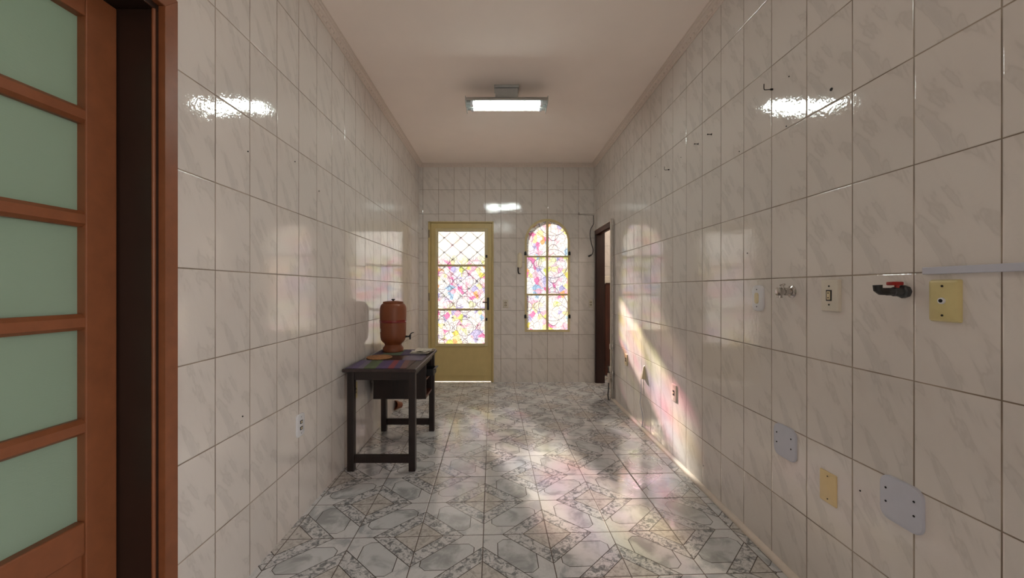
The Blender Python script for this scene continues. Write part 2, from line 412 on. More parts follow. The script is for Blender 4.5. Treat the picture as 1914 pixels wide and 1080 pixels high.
def plate(bm, w, h, t, r, bev, cx=0, cz=0, y=0.0, n=6):
    """rounded plate on the wall plane y=0 facing -Y"""
    L = []
    for (dy, ins) in ((0, 0), (t - bev, 0), (t - bev * .3, bev * .35), (t, bev)):
        k = max(w - 2 * ins, .001), max(h - 2 * ins, .001)
        L.append([bm.verts.new((cx + px, y - dy, cz + pz)) for px, pz in rrect(k[0], k[1], max(min(r, k[0] / 2 - 1e-4, k[1] / 2 - 1e-4) - ins * .3, .0005), n)])
    for a, b in zip(L, L[1:]):
        m = len(a)
        for k in range(m): bm.faces.new((a[k], a[(k + 1) % m], b[(k + 1) % m], b[k]))
    bm.faces.new(L[0]); bm.faces.new(L[-1])
def link(o): COL.objects.link(o); return o
def obj(name, bm, mat, parent=None, smooth=None, loc=(0, 0, 0), rot=(0, 0, 0)):
    bmesh.ops.recalc_face_normals(bm, faces=bm.faces)
    me = bpy.data.meshes.new(name); bm.to_mesh(me); bm.free()
    me.materials.append(mat)
    if smooth:
        me.polygons.foreach_set('use_smooth', [True] * len(me.polygons))
        me.set_sharp_from_angle(angle=math.radians(smooth))
    o = link(bpy.data.objects.new(name, me)); o.parent = parent; o.location = loc; o.rotation_euler = rot
    return o
def thing(name, label, cat, loc=(0, 0, 0), rz=0.0, group=None):
    o = link(bpy.data.objects.new(name, None)); o.empty_display_size = .05
    o.location = loc; o.rotation_euler = (0, 0, rz)
    return tag(o, label, cat, group)
def tag(o, label, cat, group=None):
    o['label'] = label; o['category'] = cat
    if group: o['group'] = group
    return o
def film_side(o):
    # the coloured film is stuck on the room side of the glass only
    o.data.materials.append(M['clear'])
    for p in o.data.polygons: p.material_index = 0 if p.normal.y < -.9 else 1
    return o
def struct(name, bm, mat, smooth=None):
    o = obj(name, bm, mat, None, smooth); o['kind'] = 'structure'; return o
def sempty(name, loc=(0, 0, 0), label=None, rz=0):
    o = link(bpy.data.objects.new(name, None)); o.location = loc; o.rotation_euler = (0, 0, rz); o['kind'] = 'structure'
    o.empty_display_size = .05
    if label: o['label'] = label
    return o

def slab(outer, holes, d0, d1, plane):
    """polygon with holes, extruded between d0 and d1. plane 'X': coordinates (y,z); 'Y': (x,z)"""
    bm = bmesh.new()
    def P(a, b, d): return (d, a, b) if plane == 'X' else (a, d, b)
    for loop in [outer] + holes:
        vs = [bm.verts.new(P(a, b, d0)) for a, b in loop]
        for i in range(len(vs)): bm.edges.new((vs[i], vs[(i + 1) % len(vs)]))
    bmesh.ops.triangle_fill(bm, use_beauty=True, use_dissolve=False, edges=bm.edges[:])
    r = bmesh.ops.extrude_face_region(bm, geom=bm.faces[:])
    off = Vector((d1 - d0, 0, 0)) if plane == 'X' else Vector((0, d1 - d0, 0))
    bmesh.ops.translate(bm, vec=off, verts=[v for v in r['geom'] if isinstance(v, bmesh.types.BMVert)])
    return bm
def rect(a0, a1, b0, b1): return [(a0, b0), (a1, b0), (a1, b1), (a0, b1)]
def arch(x0, x1, z0, top, n=28):
    r = (x1 - x0) / 2; cx = (x0 + x1) / 2; zs = top - r
    return [(x0, z0), (x1, z0)] + [(cx + r * math.cos(PI * k / n), zs + r * math.sin(PI * k / n)) for k in range(n + 1)]

# ------------------------------------------------------------------ the room
bm = new(); box(bm, -2.9, XR + .13, YB - WT, YF + WT, -.12, 0); box(bm, XR + .13, 3.0, 3.35, YF + WT, -.12, 0); box(bm, XR, 3.0, YF + WT, 6.15, -.12, 0)
struct('floor', bm, M['floor'])
bm = new(); box(bm, -2.9, XR + .13, YB - WT, YF + WT, ZC, ZC + .1); box(bm, XR + .13, 3.0, 3.35, YF + WT, ZC, ZC + .1); box(bm, XR, 3.0, YF + WT, 6.15, ZC, ZC + .1)
struct('ceiling', bm, M['ceiling'])

DY0, DY1, DZ = .36, 1.21, 2.06           # left doorway
struct('wall_left', slab([(YB, 0), (DY0, 0), (DY0, DZ), (DY1, DZ), (DY1, 0), (YF + WT, 0), (YF + WT, ZC), (YB, ZC)], [], XL, XL - WT, 'X'), M['tile_left'])
RY0, RY1, RZ = 4.315, 5.03, 1.945        # doorway in the opposite wall
struct('wall_right', slab([(YB, 0), (RY0, 0), (RY0, RZ), (RY1, RZ), (RY1, 0), (YF + WT, 0), (YF + WT, ZC), (YB, ZC)], [rect(-1.95, -.05, .25, 2.35)], XR, XR + .10, 'X'), M['tile_right'])  # the hole behind the camera is added for fill daylight
EX0, EX1, EZ = -.934, -.092, 2.069       # glazed entrance door
AW = arch(.312, .886, .651, 2.10)
struct('wall_back', slab([(XL, 0), (EX0, 0), (EX0, EZ), (EX1, EZ), (EX1, 0), (XR, 0), (XR, ZC), (XL, ZC)], [AW], YF, YF + WT, 'Y'), M['tile_far'])
struct('wall_front', slab(rect(XL, XR, 0, ZC), [], YB, YB - WT, 'Y'), M['tile_far'])

# crown moulding (stepped, with a raised rope line) on three sides
def mould(name, p0, p1, inward):
    bm = new(); p0, p1, n = Vector(p0), Vector(p1), Vector(inward)
    prof = [(0, 0), (0, -.043), (.006, -.043), (.009, -.036), (.014, -.034), (.020, -.024), (.027, -.020), (.033, -.012), (.040, -.010), (.044, -.005), (.052, -.004), (.052, 0)]
    A = [bm.verts.new(p0 + n * a + Vector((0, 0, b))) for a, b in prof]
    B = [bm.verts.new(p1 + n * a + Vector((0, 0, b))) for a, b in prof]
    for k in range(len(prof)): bm.faces.new((A[k], A[(k + 1) % len(prof)], B[(k + 1) % len(prof)], B[k]))
    bm.faces.new(A); bm.faces.new(B)
    L = (p1 - p0).length; c = int(L / .05)
    for k in range(c):
        q = p0 + (p1 - p0) * ((k + .5) / c) + n * .018 + Vector((0, 0, -.027))
        t = bmesh.new(); bmesh.ops.create_uvsphere(t, u_segments=8, v_segments=5, radius=.007); bmesh.ops.translate(t, vec=q, verts=t.verts); merge(bm, t)
    return struct(name, bm, M['mould'])
mould('trim_1', (XL, YB, ZC), (XL, YF, ZC), (1, 0, 0))
mould('trim_2', (XL, YF, ZC), (XR, YF, ZC), (0, -1, 0))
mould('trim_3', (XR, YF, ZC), (XR, YB, ZC), (-1, 0, 0))

# neighbouring rooms, so that doors and doorways lead somewhere
bm = new(); box(bm, -2.9, -2.75, -.6, 2.2, 0, ZC); box(bm, -2.75, XL - WT, -.6, -.45, 0, ZC); box(bm, -2.75, XL - WT, 2.05, 2.2, 0, ZC)
struct('wall_side_room', bm, M['plaster'])
def side_tile():
    return tile_mat('glazed_wall_tile_side_room', 'X', 1.30, .2, .302, .3108, 6.0)
M['tile_side'] = side_tile()
bm = new(); box(bm, XR + .10, 3.0, 6.0, 6.15, 0, ZC); box(bm, 2.85, 3.0, 3.35, 6.0, 0, ZC); box(bm, XR + .10, 2.85, 3.35, 3.5, 0, ZC); box(bm, XR, XR + .10, YF + WT, 6.0, 0, ZC)
struct('wall_corridor', bm, M['tile_side'])
bm = new(); box(bm, -6, 9, YF + WT, 14, -.16, -.06); box(bm, XR + .13, 9, -6, YF + WT, -.30, -.16); struct('ground', bm, M['concrete'])

# ------------------------------------------------------------------ door_1: glazed entrance door
d1 = sempty('door_1', ((EX0 + EX1) / 2, YF, 0), 'yellow beige metal door with stained film panes and an inner grille')
ox, oy = (EX0 + EX1) / 2, YF
def loc1(a): return a - ox
bm = new()
box(bm, EX0 - ox, -.905 - ox, -.012, .07, 0, EZ, .003); box(bm, -.112 - ox, EX1 - ox, -.012, .07, 0, EZ, .003); box(bm, EX0 - ox, EX1 - ox, -.012, .07, 2.053, EZ, .003)
box(bm, -.906 - ox, -.885 - ox, .042, .07, 0, 2.053); box(bm, -.132 - ox, -.111 - ox, .042, .07, 0, 2.053); box(bm, -.9 - ox, -.12 - ox, .042, .07, 2.033, 2.054)
obj('door_frame', bm, M['yellow_paint'], d1)
bm = new()   # leaf: stiles, rails, glazing bars
X0, X1, GX0, GX1 = -.902 - ox, -.115 - ox, -.8135 - ox, -.207 - ox
Y0, Y1 = .006, .040
box(bm, X0, GX0, Y0, Y1, .008, 2.050, .002); box(bm, GX1, X1, Y0, Y1, .008, 2.050, .002)
box(bm, GX0, GX1, Y0, Y1, 1.948, 2.050, .002); box(bm, GX0, GX1, Y0, Y1, .451, .497, .002); box(bm, GX0, GX1, Y0, Y1, .008, .069, .002)
leaf = obj('door_leaf', bm, M['yellow_paint'], d1)
bm = new(); box(bm, -.845 - ox, -.165 - ox, Y0 - .004, Y1 - .004, .069, .451, .002); box(bm, -.832 - ox, -.178 - ox, Y0 - .009, Y0, .084, .438, .003)
obj('kick_panel', bm, M['yellow_paint'], d1)
bm = new()
for a in ((-.845, -.8135), (-.207, -.165)): box(bm, a[0] - ox, a[1] - ox, -.003, .012, .462, 1.982, .003)
for b in ((1.948, 1.982), (.462, .497)): box(bm, -.8135 - ox, -.207 - ox, -.003, .012, b[0], b[1], .003)
obj('glazing_frame', bm, M['bead'], d1)
for zb in (1.505, .938):
    bm = new(); box(bm, GX0, GX1, .002, .034, zb - .011, zb + .011, .002); obj('glazing_bar', bm, M['bead'], d1)
for z0, z1 in ((.497, .927), (.949, 1.494), (1.516, 1.948)):
    bm = new(); box(bm, GX0 - .006, GX1 + .006, .017, .021, z0 - .006, z1 + .006)
    # material uses object space: shift mesh so patterns differ per pane
    film_side(obj('glass_pane', bm, M['film_door' if z0 == .949 else 'film_door_dense'], d1))
# grille of crossing bars with small crosses, outside the glass
bm = new()
gx0, gx1, gz0, gz1 = GX0, GX1, .50, 1.945
sx, sz = .107, .094
nx, nz = (828.5 - 936) / 145.06 - ox, 1.2 + (540 - 442) / 145.06
def clipseg(p, d):
    ts = []
    t0, t1 = -9, 9
    for a, dd, lo, hi in ((p[0], d[0], gx0, gx1), (p[1], d[1], gz0, gz1)):
        ta, tb = (lo - a) / dd, (hi - a) / dd
        t0, t1 = max(t0, min(ta, tb)), min(t1, max(ta, tb))
    return (t0, t1) if t1 > t0 + .02 else None
for k in range(-20, 21):
    for sgn in (1, -1):
        p = (nx + 2 * sx * k, nz); d = (sx, sgn * sz)
        r = clipseg(p, d)
        if r: tube(bm, [(p[0] + d[0] * r[0], .050 + .003 * sgn, p[1] + d[1] * r[0]), (p[0] + d[0] * r[1], .050 + .003 * sgn, p[1] + d[1] * r[1])], .0028, 6)
for i in range(-16, 17):
    for j in range(-20, 8):
        if (i + j) % 2: continue
        cx, cz = nx + sx * i, nz + sz * j
        if gx0 + .02 < cx < gx1 - .02 and gz0 + .02 < cz < gz1 - .02:
            for s2 in (1, -1): tube(bm, [(cx - .016, .046, cz - .010 * s2), (cx, .043, cz), (cx + .016, .046, cz + .010 * s2)], [.002, .0055, .002], 6)
obj('security_grille', bm, M['steel'], d1, 40)
for zh in (1.91, 1.1, .3):
    bm = new(); tube(bm, [(EX0 - ox + .012, -.016, zh - .05), (EX0 - ox + .012, -.016, zh + .05)], .007, 10); obj('hinge', bm, M['steel'], d1, 40)
bm = new(); box(bm, -.178 - ox, -.150 - ox, -.010, .006, .93, 1.09, .003); tube(bm, [(-.164 - ox, -.008, 1.03), (-.164 - ox, -.045, 1.03), (-.172 - ox, -.052, 1.03), (-.235 - ox, -.052, 1.03)], .007, 10)
obj('handle', bm, M['black'], d1, 40)
for zl in (1.62, .81):
    bm = new(); box(bm, -.196 - ox, -.172 - ox, -.020, -.002, zl - .018, zl + .018, .004); obj('latch', bm, M['black'], d1)
bm = new(); box(bm, EX0, EX1, YF + .0, YF + WT + .06, -.06, .0015); struct('trim_4', bm, M['concrete'])

# ------------------------------------------------------------------ window_1: arched window
w1 = sempty('window_1', (.599, YF, 0), 'arched cream metal window with six coloured film panes')
def archring(o_, i_, y0, y1):
    return slab(o_, [i_], y0, y1, 'Y')
sh = lambda L: [(a - .599, b) for a, b in L]
obj('window_frame', archring(sh(arch(.309, .889, .648, 2.103)), sh(arch(.336, .862, .676, 2.073)), -.006, .05), M['win_paint'], w1)
bm = new(); box(bm, -.014, .014, .000, .03, .676, 2.073, .003); obj('mullion', bm, M['win_paint'], w1)
for zb in (1.618, 1.129):
    for s_ in (-1, 1):
        bm = new(); box(bm, min(.263 * s_, .014 * s_), max(.263 * s_, .014 * s_), .003, .027, zb - .010, zb + .010, .002); obj('glazing_bar', bm, M['win_paint'], w1)
# panes follow the arch
def pane(name, side, z0, z1, mat):
    bm = new()
    if z1 > 1.7:
        r = .263; zs = 2.073 - r
        pts = [(0, z0), (r, z0)] + [(r * math.cos(PI / 2 * k / 16), zs + r * math.sin(PI / 2 * k / 16)) for k in range(17)]
    else: pts = rect(0, .263, z0, z1)
    pts = [(a * side, b) for a, b in pts]
    b2 = slab(pts, [], .014, .018, 'Y'); merge(bm, b2)
    return film_side(obj(name, bm, mat, w1))
for side in (-1, 1):
    pane('glass_pane', side, 1.618, 2.07, M['film_win'])
    pane('glass_pane', side, 1.129, 1.618, M['film_clear'])
    pane('glass_pane', side, .676, 1.129, M['film_win'])
for xx in (-.283, .283):
    for zz in (1.655, .845):
        bm = new(); box(bm, xx - .014, xx + .014, -.022, -.004, zz - .022, zz + .022, .004); tube(bm, [(xx, -.016, zz), (xx, -.03, zz + .03)], .005, 8)
        obj('catch', bm, M['black'], w1, 40)

# unseen window added behind the camera to let in fill daylight
w2 = sempty('fill_window', (XR, -1.0, 0), 'wide metal framed opening added behind the camera for fill daylight')
bm = slab(rect(-.97, .97, .23, 2.37), [rect(-.92, -.32, .28, 2.32), rect(-.29, .29, .28, 2.32), rect(.32, .92, .28, 2.32)], .03, .09, 'X')
obj('window_frame', bm, M['win_paint'], w2)

# ------------------------------------------------------------------ door_2: brown glazed door at the side
d2 = sempty('door_2', (XL, 1.19, 0), 'brown painted door with a column of frosted green glass panes, slightly ajar')
bm = new()   # architrave with a mitre
def casing(bm, x0, x1, ya, yb, zt, w, bev=.004):
    def piece(q):
        t = bmesh.new(); A = [t.verts.new((x0, a, b)) for a, b in q]; B = [t.verts.new((x1, a, b)) for a, b in q]
        for k in range(4): t.faces.new((A[k], A[(k + 1) % 4], B[(k + 1) % 4], B[k]))
        t.faces.new(A); t.faces.new(B)
        bmesh.ops.bevel(t, geom=t.edges[:], offset=.0015, segments=2, affect='EDGES'); merge(bm, t)
    piece([(yb, 0), (yb + w, 0), (yb + w, zt), (yb, zt - w)]); piece([(ya, 0), (ya, zt - w), (ya - w, zt), (ya - w, 0)])
    piece([(ya, zt - w), (yb, zt - w), (yb + w, zt), (ya - w, zt)])
casing(bm, 0, .021, .37 - 1.19, 1.204 - 1.19, 2.118, .05)
obj('architrave', bm, M['brown_paint'], d2)
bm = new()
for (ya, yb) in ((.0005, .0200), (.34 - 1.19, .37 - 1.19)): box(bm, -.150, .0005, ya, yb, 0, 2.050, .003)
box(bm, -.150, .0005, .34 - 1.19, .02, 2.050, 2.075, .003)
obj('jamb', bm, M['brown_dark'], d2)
bm = new(); tube(bm, [(-.004, .0035, 0), (-.004, .0035, 2.052), (-.004, .36 - 1.19 + .014, 2.052), (-.004, .36 - 1.19 + .014, 0)], .0055, 10)
obj('stop_bead', bm, M['brown_paint'], d2, 40)
# leaf, hinged at the far jamb, swung a little away from the room
lf = link(bpy.data.objects.new('door_leaf_assembly', None)); lf.parent = d2; lf.location = (-.109, -.003, 0); lf.rotation_euler = (0, 0, -math.radians(3.0))
lf.name = 'leaf'
# local: leaf runs towards -Y, thickness towards -X, front face at x=0
T = .036; LW = .80; ST = .085
bm = new()
box(bm, -T, 0, -ST, 0, .01, 2.045, .003); box(bm, -T, 0, -LW, -LW + ST, .01, 2.045, .003)
box(bm, -T, 0, -LW + ST, -ST, 1.965, 2.045, .003); box(bm, -T, 0, -LW + ST, -ST, .456, .548, .005, 3); box(bm, -T, 0, -LW + ST, -ST, .01, .12, .003)
obj('stiles_and_rails', bm, M['brown_paint'], lf)
for zt in (1.7104, 1.419, 1.130, .835):
    bm = new(); b2 = bmesh.new()
    prof = [(-T, zt), (-T, zt - .045), (-.012, zt - .045), (0, zt - .036), (0, zt - .011), (-.012, zt)]
    A = [b2.verts.new((a, -LW + ST, b)) for a, b in prof]; B = [b2.verts.new((a, -ST, b)) for a, b in prof]
    for k in range(6): b2.faces.new((A[k], A[(k + 1) % 6], B[(k + 1) % 6], B[k]))
    b2.faces.new(A); b2.faces.new(B); merge(bm, b2)
    obj('glazing_bar', bm, M['brown_paint'], lf)
edges = [1.965, 1.7104, 1.419, 1.130, .835, .548]
for i in range(5):
    top = edges[i] - (.045 if i else 0); bot = edges[i + 1]
    bm = new(); box(bm, -.031, -.026, -LW + ST - .004, -ST + .004, bot - .004, top + .004); obj('glass_pane', bm, M['frosted'], lf)
bm = new(); box(bm, -.028, -.010, -LW + ST, -ST, .12, .456, .002); box(bm, -.012, -.004, -LW + ST + .05, -ST - .05, .17, .405, .004); obj('lower_panel', bm, M['brown_paint'], lf)

# ------------------------------------------------------------------ door_3: open doorway with a dark wooden frame
d3 = sempty('door_3', (XR, RY0, 0), 'open doorway lined with a dark wooden frame')
bm = new(); W3 = RY1 - RY0
box(bm, .001, .110, W3 - .028, W3 + .0, 0, RZ, .003); box(bm, .001, .110, 0, .028, 0, RZ, .003)
obj('jamb', bm, M['door_jamb_wood'], d3)
bm = new(); box(bm, .001, .110, .028, W3 - .028, RZ - .03, RZ, .003); box(bm, .03, .06, .028, W3 - .028, RZ - .055, RZ - .03, .003)
box(bm, -.012, .001, -.0, W3, RZ - .055, RZ + .0, .003); obj('head', bm, M['red_wood'], d3)
bm = new(); box(bm, -.012, .0008, W3 - .022, W3 + .010, 0, RZ, .003); obj('architrave', bm, M['door_jamb_wood'], d3)
bm = new(); box(bm, -.014, .0, -.004, W3 + .012, RZ + .001, RZ + .012, .002); obj('cap_strip', bm, M['pvc'], d3)

# ------------------------------------------------------------------ ceiling light
def ceiling_lamp(x, y, label, tubemat):
    cl = thing('ceiling_light', label, 'ceiling light', (x, y, ZC))
    bm = new(); box(bm, -.09, .09, -.035, .045, -.115, -.022, .004); obj('bracket', bm, M['lampbody'], cl)
    bm = new(); box(bm, -.098, .098, -.045, .06, -.022, 0, .004); obj('ceiling_plate', bm, M['lampbody'], cl)
    bm = new()   # ribbed two-bay reflector, extruded along X
    prof = []
    N = 12
    def bay(c, w):
        return [(c + w * math.cos(PI - PI * k / N), -.140 + .022 * math.sin(PI * k / N)) for k in range(N + 1)]
    under = [(-.086, -.146)] + bay(-.043, .036) + [(0, -.142)] + bay(.043, .036) + [(.086, -.146)]
    upper = [(.086, -.128), (.070, -.113), (-.070, -.113), (-.086, -.128)]
    prof = under + upper
    A = [bm.verts.new((-.318, a, b)) for a, b in prof]; B = [bm.verts.new((.318, a, b)) for a, b in prof]
    for k in range(len(prof)): bm.faces.new((A[k], A[(k + 1) % len(prof)], B[(k + 1) % len(prof)], B[k]))
    bm.faces.new(A); bm.faces.new(B)
    box(bm, -.318, .318, -.0025, .0025, -.166, -.138)
    obj('reflector', bm, M['alu'], cl, 35)
    for s_ in (-1, 1):
        bm = new()
        pr = [(-.088, -.110), (-.088, -.146), (-.06, -.160), (-.02, -.163), (.02, -.163), (.06, -.168), (.088, -.172), (.088, -.110)]
        x0, x1 = (.318, .323) if s_ > 0 else (-.323, -.318)
        A = [bm.verts.new((x0, a, b)) for a, b in pr]; B = [bm.verts.new((x1, a, b)) for a, b in pr]
        for k in range(len(pr)): bm.faces.new((A[k], A[(k + 1) % len(pr)], B[(k + 1) % len(pr)], B[k]))
        bm.faces.new(A); bm.faces.new(B); obj('end_cap', bm, M['lampbody'], cl)
    for yy in (-.043, .043):
        bm = new(); tube(bm, [(-.262, yy, -.152), (.262, yy, -.152)], .0130, 20); obj('fluorescent_tube', bm, tubemat, cl, 40)
        for s_ in (-1, 1):
            bm = new(); box(bm, min(s_ * .262, s_ * .285), max(s_ * .262, s_ * .285), yy - .014, yy + .014, -.172, -.128, .004); obj('lamp_holder', bm, M['white_plastic'], cl)
ceiling_lamp(.046, 3.135, 'twin tube fluorescent lamp with grey reflector, between the camera and the entrance door', M['tube'])
ceiling_lamp(.03, 1.15, 'twin tube fluorescent lamp overhead near the brown side door', M['tube_old'])

# ------------------------------------------------------------------ table
TX0, TX1, TY0, TY1, TH = -1.030, -.550, 2.545, 3.385, .680
tx, ty = (TX0 + TX1) / 2, (TY0 + TY1) / 2
tb = thing('side_table', 'small dark wooden table with a hanging shelf box, against the tiled wall', 'table', (tx, ty, 0))
hw, hl = (TX1 - TX0) / 2, (TY1 - TY0) / 2
bm = new(); box(bm, -hw, hw, -hl, hl, TH - .022, TH, .005, 3); obj('tabletop', bm, M['table_top'], tb)
lx, ly, lw_ = hw - .034, hl - .055, .022
for sx_ in (-1, 1):
    for sy_ in (-1, 1):
        cx, cy = sx_ * lx + (.008 if sx_ < 0 else 0), sy_ * ly
        bm = new(); box(bm, cx - lw_, cx + lw_, cy - lw_, cy + lw_, 0, TH - .022, .003); obj('leg', bm, M['table_wood'], tb)
cxl = -lx + .008
for sy_ in (-1, 1):
    bm = new(); box(bm, cxl + lw_, lx - lw_, sy_ * ly - .012, sy_ * ly + .012, .052, .105, .003); obj('stretcher', bm, M['table_wood'], tb)
bm = new()
for sy_ in (-1, 1): box(bm, cxl + lw_, lx - lw_, sy_ * ly - .012, sy_ * ly + .012, TH - .08, TH - .022, .002)
for xx in (cxl, lx): box(bm, xx - .010, xx + .010, -ly + lw_, ly - lw_, TH - .08 if xx < 0 else TH - .060, TH - .022, .002)
# curved brackets where the apron meets the front leg
b2 = bmesh.new(); pr = [(-ly + lw_, TH - .058)] + [(-ly + lw_ + .07 * (1 - math.cos(PI / 2 * k / 8)) , TH - .058 - .07 * (1 - math.sin(PI / 2 * k / 8))) for k in range(9)]
A = [b2.verts.new((lx - .010, a, b)) for a, b in pr]; B = [b2.verts.new((lx + .010, a, b)) for a, b in pr]
for k in range(len(pr)): b2.faces.new((A[k], A[(k + 1) % len(pr)], B[(k + 1) % len(pr)], B[k]))
b2.faces.new(A); b2.faces.new(B); merge(bm, b2)
obj('apron', bm, M['red_wood'] if False else M['table_wood'], tb)
# hanging shelf box, open towards the room
by0, by1 = 3.03 - ty, ly - lw_ - .002
bx0, bx1 = -.985 - tx, lx + .006
bm = new()
box(bm, bx0, bx1, by0, by0 + .018, .350, TH - .024, .002)
box(bm, bx0, bx1, by1 - .012, by1, .350, TH - .024, .002)
box(bm, bx0, bx0 + .012, by0 + .018, by1 - .012, .350, TH - .024, .001)
obj('shelf_box', bm, M['table_wood'], tb)
bm = new(); box(bm, bx0 + .012, bx1, by0 + .018, by1 - .012, .350, .368, .002); obj('shelf', bm, M['red_wood'], tb)
bm = new(); box(bm, bx0 + .012, bx1, by0 + .018, by1 - .012, .490, .504, .002); obj('shelf', bm, M['red_wood'], tb)

# things on the shelves
def tray(name, label, x, y, z):
    t = thing(name, label, 'tray', (x, y, z))
    bm = new(); L, W_, H = .10, .068, .055
    box(bm, -L, L, -W_, W_, 0, .006, .002)
    for s_ in (-1, 1):
        box(bm, -L, L, s_ * W_ - .003, s_ * W_ + .003, .003, H, .002); box(bm, s_ * L - .003, s_ * L + .003, -W_, W_, .003, H, .002)
    obj('tray_body', bm, M['black'], t)
    bm = new(); box(bm, L, L + .02, -W_ - .003, W_ + .003, H - .004, H + .003, .002); obj('rim', bm, M['grey_dark'], t)
    return t
tray('tray', 'dark open tray sticking out of the upper shelf of the table', tx + bx1 - .062, 3.205, .505)
def cup(x, y, z, r, h, label):
    bm = new(); lathe(bm, [(r * .7, 0), (r * .75, .002), (r, h), (r * .93, h), (r * .68, .006), (0, .006)], seg=28)
    return tag(obj('cup', bm, M['white_plastic'], None, 40, (x, y, z)), label, 'cup')
cup(tx + bx1 - .045, 3.090, .505, .034, .075, 'white cup standing on the upper shelf of the table')
cup(tx + bx1 - .045, 3.100, .3685, .032, .05, 'short white cup standing on the lower shelf of the table')
bm = new(); box(bm, -.05, .05, -.028, .028, 0, .11, .004); tag(obj('paper_packet', bm, M['paper'], None, None, (tx + bx1 - .22, 3.16, .505)), 'printed paper packet behind the cup on the upper shelf', 'packet')

# ------------------------------------------------------------------ clay water filter
wf = thing('water_filter', 'terracotta clay water filter with lid and small tap, standing on the table', 'water filter', (-.893, 3.262, TH + .004))
def prof_s(pts): return pts
low = [(.0, 0), (.080, 0), (.084, .004), (.084, .026), (.080, .034), (.070, .048), (.067, .058), (.072, .068), (.088, .082), (.098, .098), (.103, .120), (.1055, .16), (.1065, .232), (.1065, .240)]
obj_l = new(); lathe(obj_l, low + [(0, .240)]); obj('lower_vessel', obj_l, M['clay'], wf, 35)
bm = new(); lathe(bm, [(0, .262), (.1065, .262), (.1075, .30), (.1075, .345), (.106, .362), (.101, .378), (.092, .391), (.081, .399), (0, .399)]); obj('upper_vessel', bm, M['clay'], wf, 35)
bm = new(); lathe(bm, [(0, .2395), (.108, .2395), (.110, .243), (.110, .247), (.1075, .2495), (.1075, .2525), (.110, .255), (.110, .259), (.108, .2625), (0, .2625)]); obj('band', bm, M['clay_ring'], wf, 35)
bm = new(); lathe(bm, [(0, .399), (.080, .399), (.083, .402), (.083, .407), (.078, .411), (.04, .417), (0, .418)])
lid = obj('lid', bm, M['clay'], wf, 35)
bm = new(); lathe(bm, [(.0, .417), (.007, .417), (.008, .422), (.015, .426), (.016, .431), (.010, .434), (0, .434)]); obj('knob', bm, M['brown_dark'], lid, 35)
bm = new(); tube(bm, [(.098, 0, .122), (.118, 0, .122), (.146, 0, .121)], [.011, .007, .007]); tube(bm, [(.140, 0, .136), (.140, 0, .098)], [.009, .007]); tube(bm, [(.140, 0, .134), (.146, 0, .146), (.160, 0, .154), (.172, 0, .155)], [.005, .005, .004, .003])
obj('tap', bm, M['black'], wf, 40)
bm = new()
for k in range(2):
    pass
b2 = bmesh.new(); A = []; B = []
for k in range(5):
    a = math.radians(206 + 4 * k * .9)
    A.append(b2.verts.new((.1068 * math.cos(a), .1068 * math.sin(a), .165))); B.append(b2.verts.new((.1070 * math.cos(a), .1070 * math.sin(a), .193)))
for k in range(4): b2.faces.new((A[k], A[k + 1], B[k + 1], B[k]))
merge(bm, b2); obj('sticker', bm, M['sticker'], wf)

# mats, trivet, newspaper
def flatmat(name, label, cat, x, y, z, w, l, t, mat, rz=0, wave=.0015, seed=0):
    rnd = random.Random(seed); bm = new(); nx_, ny_ = 16, 12
    ph = rnd.random() * 6
    top = [[bm.verts.new((-w / 2 + w * i / nx_, -l / 2 + l * j / ny_, t + wave * (1 + math.sin(i * .9 + ph) * math.cos(j * .8 + ph)))) for j in range(ny_ + 1)] for i in range(nx_ + 1)]
    bot = [[bm.verts.new((-w / 2 + w * i / nx_, -l / 2 + l * j / ny_, 0)) for j in range(ny_ + 1)] for i in range(nx_ + 1)]
    for i in range(nx_):
        for j in range(ny_):
            bm.faces.new((top[i][j], top[i + 1][j], top[i + 1][j + 1], top[i][j + 1])); bm.faces.new((bot[i][j], bot[i][j + 1], bot[i + 1][j + 1], bot[i + 1][j]))
    for i in range(nx_):
        bm.faces.new((bot[i][0], bot[i + 1][0], top[i + 1][0], top[i][0])); bm.faces.new((bot[i][ny_], top[i][ny_], top[i + 1][ny_], bot[i + 1][ny_]))
    for j in range(ny_):
        bm.faces.new((bot[0][j], top[0][j], top[0][j + 1], bot[0][j + 1])); bm.faces.new((bot[nx_][j], bot[nx_][j + 1], top[nx_][j + 1], top[nx_][j]))
    return tag(obj(name, bm, mat, None, 40, (x, y, z), (0, 0, rz)), label, cat)
flatmat('placemat', 'striped violet, green and red woven placemat at the near end of the table', 'placemat', -.815, 2.705, TH + .0006, .40, .285, .002, M['mat_stripes'], 0, seed=1)
flatmat('placemat', 'green and violet woven placemat lying under the clay water filter', 'placemat', -.80, 3.215, TH + .0006, .42, .27, .002, M['mat_green'], 0, .0007, seed=2)
flatmat('placemat', 'plain blue violet vinyl mat between the two striped placemats', 'placemat', -.650, 2.955, TH + .0006, .15, .20, .0015, M['mat_blue'], 0, .0004, seed=3)
bm = new(); lathe(bm, [(0, 0), (.090, 0), (.094, .003), (.094, .008), (.088, .011), (0, .011)], seg=48)
tag(obj('trivet', bm, M['cork'], None, 40, (-.915, 2.96, TH + .0008)), 'round woven cork trivet on the table in front of the filter', 'trivet')
